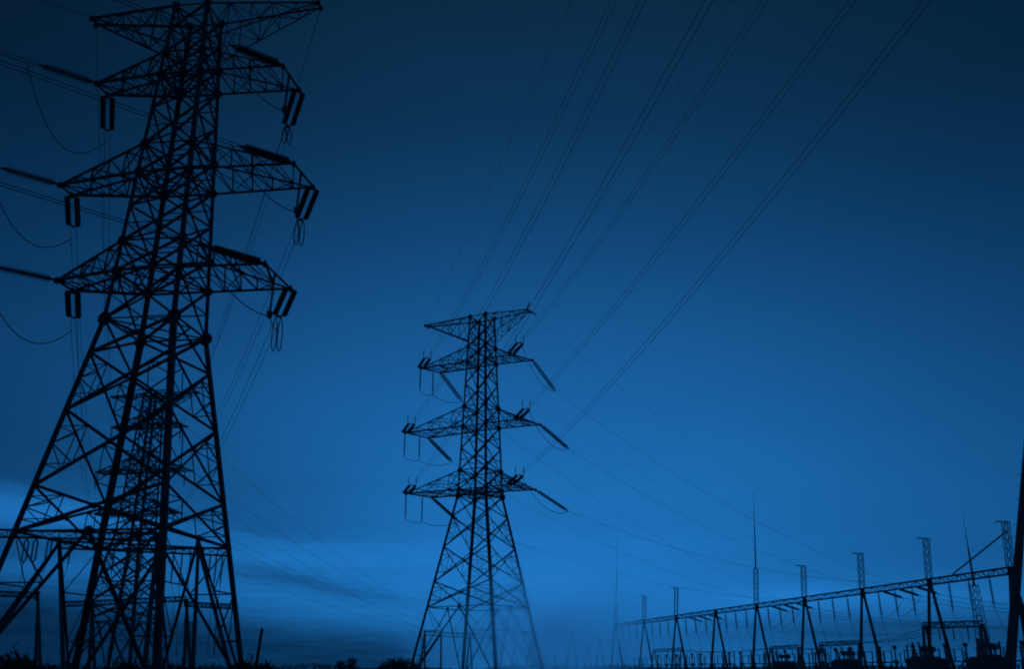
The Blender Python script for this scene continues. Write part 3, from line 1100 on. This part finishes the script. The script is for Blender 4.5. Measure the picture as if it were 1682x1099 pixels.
for i, (x, y, Y) in enumerate(RX):
    p = world_pt(x, y + 9, Y=Y)
    e = ins_string(p, Vector((0.01, 0, -1)), 3.4, f'insulator string under the splayed leg gantry, {ORD[i]} from the left', 'insulator strings under the splayed leg gantry', 0, 0.14, 13, seg=6, side=Vector((1, 0, 0)))
    cable('dropper_cable', [e, e + Vector((random.uniform(-.6, .6), 0.4, -1.6)), Vector((e.x + random.uniform(-.8, .8), e.y + 1, 3.0))], 0.03,
          f'dropper wire under the splayed leg gantry, {ORD[i]} from the left', 'cable', 'dropper wires under the splayed leg gantry')

# ---- far gantry between the legs of the middle pylon, and poles to its right
FAR_Y = 345.0
side_gantry('distant gantry seen through the feet of the middle pylon', [((697, 1038, FAR_Y), (818, 1045, FAR_Y + 12), 1.3)],
            [((698, 1038, FAR_Y), [(697, 1099), (690, 1099)], 0.3), ((724, 1040, FAR_Y + 2), [(690, 1092), (724, 1099)], 0.32), ((772, 1043, FAR_Y + 6), [(766, 1099), (775, 1099)], 0.32),
             ((816, 1044, FAR_Y + 12), [(850, 1099), (812, 1099)], 0.3)])
FRAMES = ((845, 1062, 400, 7, .30, 'shortest faint twin pole frame, close right of the middle pylon'),
          (873, 1049, 372, 9, .36, 'faint twin pole frame, second one right of the middle pylon'),
          (889, 1060, 395, 6, .30, 'low faint twin pole frame, third one right of the middle pylon'),
          (905, 1047, 366, 9, .36, 'faint twin pole frame, fourth one right of the middle pylon'),
          (939, 1039, 345, 9, .46, 'tallest faint twin pole frame between the middle pylon and the long gantry'),
          (966, 1058, 380, 6, .30, 'low faint twin pole frame just right of the tallest one'),
          (985, 1050, 372, 7, .30, 'faint twin pole frame just left of the long gantry'))
for i, (x, y, Y, sp, r, lb) in enumerate(FRAMES):
    p = world_pt(x, y, Y=Y)
    t = thing('pole_frame', (p.x, p.y, 0), lb, 'pole', 'twin pole frames on the horizon')
    a_frame(t, p, 2, Vector((0.2, 1, 0)).normalized(), 0, False, 0, r, [foot_pt(p, x - sp, 1099, Y), foot_pt(p, x + sp, 1099, Y)])
    mb = MB()
    mb.bar(p + Vector((-3, 0, -0.2)), p + Vector((3, 0, 0.1)), 0.14)
    mb.build('cross_bar', STEEL, t)
# wires of the pylon behind, down to the far gantry
for k in range(3):
    for sd in (0, 1):
        tip = T3.P(*T3.tips[k][1 if sd == 0 else 3], T3.lev[k])
        land = world_pt(708 + 17 * k + 50 * sd, 1040 + 2 * sd, Y=FAR_Y + 2 + 5 * sd)
        cable('power_cable', sag_curve(tip, land, 3.5), 0.024, f'faint wire to the distant gantry from the {LEVEL[k]} {SIDE[sd]} arm of the pylon behind', 'power line', 'wires between the pylon behind and the distant gantry')
for k in range(3):
    for sd in (0, 1):
        tip = T3.P(*T3.tips[k][0 if sd == 0 else 2], T3.lev[k])
        c = T3.P(0, 0, T3.lev[k])
        ins_string(tip + Vector((0, 0, -0.2)), Vector((0.05, 0, -1)), 3.0, f'insulator string under the {LEVEL[k]} {SIDE[sd]} arm of the pylon behind', 'insulator strings of the pylon behind', 0, 0.16, 10, seg=6, side=Vector((1, 0, 0)))

# short leaning post beside the nearest pylon's foot
a, b = world_pt(420, 1099, Y=58.0), world_pt(430, 1036, Y=58.0)
d = (b - a) / (b.z - a.z)
foot = a - d * a.z
post = thing('wooden_post', (foot.x, foot.y, 0), 'short leaning wooden post right of the nearest pylon', 'post')
mb = MB()
mb.tube([foot, b], 0.11, 9, 0.085)
mb.build('shaft', WOOD, post)
mb = MB()
mb.lathe(b, b + Vector((0.02, 0, 0.2)), [(0, 0.1), (0.06, 0.1), (0.14, 0.03)], 8)
mb.build('cap', STEEL, post)

# ------------------------------------------------------------------ palisade fence along the yard
fa, fb = GA - GD * 16 - GN * 5.5, GB + GD * 38 - GN * 5.5
fence = thing('palisade_fence', (fa.x, fa.y, 0), 'low dark palisade fence along the foot of the long gantry', 'fence')
n_p = int((fb - fa).length / 3.0)
mb = MB()
n_s = int((fb - fa).length / 0.55)
for i in range(n_s):
    p = lerp3(fa, fb, (i + 0.5) / n_s)
    mb.bar(p + Vector((0, 0, 0.08)), p + Vector((0, 0, 2.2 + 0.03 * math.sin(i * 2.3))), 0.10, 0.03)
mb.build('pales', STEEL, fence)
mb = MB()
for z in (0.4, 1.9):
    mb.bar(fa + Vector((0, 0, z)) + GN * 0.07, fb + Vector((0, 0, z)) + GN * 0.07, 0.06, 0.09)
for i in range(n_p + 1):
    p = lerp3(fa, fb, i / n_p) + GN * 0.15
    mb.bar(p, p + Vector((0, 0, 2.2)), 0.1)
mb.build('rails_and_posts', STEEL, fence)


# ------------------------------------------------------------------ bushes and trees
def leaf_cloud(mb, blobs, n, size, rnd):
    tot = sum(r ** 2 for _, r, _ in blobs)
    for c, r, sq in blobs:
        for _ in range(int(n * r * r / tot)):
            u = Vector((rnd.gauss(0, 1), rnd.gauss(0, 1), rnd.gauss(0, 1))).normalized()
            rr = r * (rnd.random() ** 0.45) * (0.8 + 0.45 * rnd.random())
            p = Vector(c) + Vector((u.x * rr, u.y * rr, u.z * rr * sq))
            if p.z < 0.05:
                continue
            s = size * rnd.uniform(0.6, 1.4)
            e1 = Vector((rnd.gauss(0, 1), rnd.gauss(0, 1), rnd.gauss(0, 1))).normalized()
            e2 = e1.cross(Vector((rnd.gauss(0, 1), rnd.gauss(0, 1), rnd.gauss(0, 1)))).normalized()
            mb.add([p - e1 * s, p + e2 * s * 0.45, p + e1 * s, p - e2 * s * 0.45], [(0, 1, 2, 3)])


def bush(px, Y, w, h, label, seed, n=1900, leaf=0.13, name='bush', cat='bush', trunk=0.0):
    rnd = random.Random(seed)
    c = world_pt(px, 1098, Y=Y)
    c.z = 0
    t = thing(name, c, label, cat, 'bushes along the bottom edge')
    blobs = []
    for i in range(7):
        a = rnd.uniform(0, 2 * PI)
        rad = rnd.uniform(0, w * 0.33)
        r = h * rnd.uniform(0.26, 0.4) * (0.75 if trunk else 1)
        z = trunk + max(r * 0.6, (h - trunk) * rnd.uniform(0.3, 0.72))
        blobs.append((c + Vector((math.cos(a) * rad, math.sin(a) * rad, z)), r, rnd.uniform(0.7, 1.0)))
    mb = MB()
    leaf_cloud(mb, blobs, n, leaf, rnd)
    for i in range(42):                       # shoots sticking out
        b = rnd.choice(blobs)
        u = Vector((rnd.gauss(0, .6), rnd.gauss(0, .6), abs(rnd.gauss(0.6, .5)))).normalized()
        for j in range(8):
            p = b[0] + u * (b[1] * (0.8 + 0.07 * j))
            e1 = Vector((rnd.gauss(0, 1), rnd.gauss(0, 1), rnd.gauss(0, 1))).normalized()
            e2 = e1.cross(u).normalized()
            mb.add([p - e1 * leaf * .8, p + e2 * leaf * 0.4, p + e1 * leaf * .8, p - e2 * leaf * 0.4], [(0, 1, 2, 3)])
    mb.build('crown', LEAF, t)
    mb = MB()
    for i, b in enumerate(blobs):
        base_ = c + Vector((rnd.uniform(-.15, .15), rnd.uniform(-.15, .15), 0))
        mb.tube([base_, lerp3(base_, b[0], 0.5) + Vector((0, 0, 0.15 * h)), b[0]], 0.07 if not trunk else 0.09, 6, 0.02)
    mb.build('trunk', BARK, t)
    return t


bush(4, 40, 3.0, 2.35, 'tall dark bush in the bottom left corner', 1)
bush(34, 44, 2.4, 2.15, 'rounded dark bush right of the corner bush at bottom left', 2)
bush(62, 46, 2.0, 1.85, 'lowest dark bush at the right end of the bottom left clump', 3)
bush(215, 57, 5.0, 1.95, 'broad low bush between the feet of the nearest pylon', 4, 3200)
bush(304, 56, 2.2, 1.7, 'small bush left of the right foot of the nearest pylon', 5)
bush(352, 55, 2.6, 1.8, 'bush just left of the rightmost foot of the nearest pylon', 6)
bush(400, 55, 2.2, 2.3, 'dark bush hugging the rightmost foot of the nearest pylon', 7)
bush(438, 60, 1.1, 2.0, 'small round bush beside the leaning wooden post', 8, 1500)
bush(560, 150, 1.3, 2.7, 'thin small tree low on the horizon between the two big pylons', 9, 320, 0.16, 'small_tree', 'tree', 1.0)
bush(577, 156, 0.9, 3.3, 'slightly taller thin tree beside the small one between the two big pylons', 10, 260, 0.16, 'small_tree', 'tree', 1.2)
bush(652, 92, 2.9, 2.75, 'round leafy bush left of the foot of the middle pylon', 11, 1900, 0.15)
bush(628, 110, 1.6, 2.2, 'tiny low bush left of the round leafy one by the middle pylon', 12, 900)

# low far-off wood along the horizon, one mass
rnd = random.Random(99)
mb = MB()
for i in range(26000):
    a = R(rnd.uniform(-62, 62))
    D = rnd.uniform(760, 900)
    h = 3.2 + 1.4 * math.sin(a * 23) + 1.2 * math.sin(a * 61 + 1) + rnd.uniform(-0.6, 0.6)
    p = Vector((math.sin(a) * D, math.cos(a) * D, rnd.uniform(0, max(h, 1.5))))
    s = rnd.uniform(0.5, 1.2)
    e1 = Vector((rnd.gauss(0, 1), rnd.gauss(0, 1), rnd.gauss(0, 1))).normalized()
    e2 = e1.cross(Vector((rnd.gauss(0, 1), rnd.gauss(0, 1), rnd.gauss(0, 1)))).normalized()
    mb.add([p - e1 * s, p + e2 * s * 0.7, p + e1 * s, p - e2 * s * 0.7], [(0, 1, 2, 3)])
tag(mb.build('far_woodland', LEAF), kind='stuff')

# ------------------------------------------------------------------ added mist volume, put in to fade the middle pylon's lower right legs
FADE_MIST = (5.2, 115.0, 5.6, 16.0, 11.5, 11.0, 0.36)
if FADE_MIST:
    bpy_me = bpy.data.meshes.new('added_fade_mist')
    mb = MB()
    nu, nv = 24, 12
    cx, cy, cz, rx, ry, rz_, dens = FADE_MIST
    vs = [Vector((cx + rx * math.sin(PI * j / nv) * math.cos(2 * PI * i / nu), cy + ry * math.sin(PI * j / nv) * math.sin(2 * PI * i / nu), max(cz + rz_ * math.cos(PI * j / nv), 0.05))) for j in range(1, nv) for i in range(nu)]
    vs += [Vector((cx, cy, cz + rz_)), Vector((cx, cy, 0.05))]
    fs = [(j * nu + i, j * nu + (i + 1) % nu, (j + 1) * nu + (i + 1) % nu, (j + 1) * nu + i) for j in range(nv - 2) for i in range(nu)]
    fs += [((i + 1) % nu, i, len(vs) - 2) for i in range(nu)] + [((nv - 2) * nu + i, (nv - 2) * nu + (i + 1) % nu, len(vs) - 1) for i in range(nu)]
    fs = [tuple(reversed(f)) for f in fs]
    mb.add(vs, fs)
    ms = tag(mb.build('added_fade_mist', STEEL), kind='stuff')
    m = bpy.data.materials.new('added_fade_mist')
    m.use_nodes = True
    t = m.node_tree
    t.nodes.clear()
    co = t.nodes.new('ShaderNodeTexCoord')
    mp = t.nodes.new('ShaderNodeMapping')
    mp.inputs['Location'].default_value = (-cx / rx, -cy / ry, -cz / rz_)
    mp.inputs['Scale'].default_value = (1 / rx, 1 / ry, 1 / rz_)
    t.links.new(co.outputs['Object'], mp.inputs[0])
    gr = t.nodes.new('ShaderNodeTexGradient')
    gr.gradient_type = 'QUADRATIC_SPHERE'
    t.links.new(mp.outputs[0], gr.inputs[0])
    mu = t.nodes.new('ShaderNodeMath')
    mu.operation = 'MULTIPLY'
    mu.inputs[1].default_value = dens
    t.links.new(gr.outputs['Fac'], mu.inputs[0])
    v = t.nodes.new('ShaderNodeVolumePrincipled')
    v.inputs['Color'].default_value = (0.97, 0.98, 1.0, 1)
    v.inputs['Anisotropy'].default_value = 0.93
    t.links.new(mu.outputs[0], v.inputs['Density'])
    o = t.nodes.new('ShaderNodeOutputMaterial')
    t.links.new(v.outputs[0], o.inputs['Volume'])
    ms.data.materials.clear()
    ms.data.materials.append(m)
    S.cycles.volume_step_rate = 2.0

# ------------------------------------------------------------------ evening haze
if HAZE:
    mb = MB()
    mb.box((0, 0, 32), 4200, 4200, 66)
    hz = mb.build('haze', STEEL)
    tag(hz, kind='stuff')
    m = bpy.data.materials.new('evening_haze')
    m.use_nodes = True
    t = m.node_tree
    t.nodes.clear()
    v = t.nodes.new('ShaderNodeVolumePrincipled')
    v.inputs['Color'].default_value = (0.9, 0.94, 1.0, 1)
    v.inputs['Density'].default_value = HAZE
    v.inputs['Anisotropy'].default_value = 0.4
    o = t.nodes.new('ShaderNodeOutputMaterial')
    t.links.new(v.outputs[0], o.inputs['Volume'])
    hz.data.materials.clear()
    hz.data.materials.append(m)
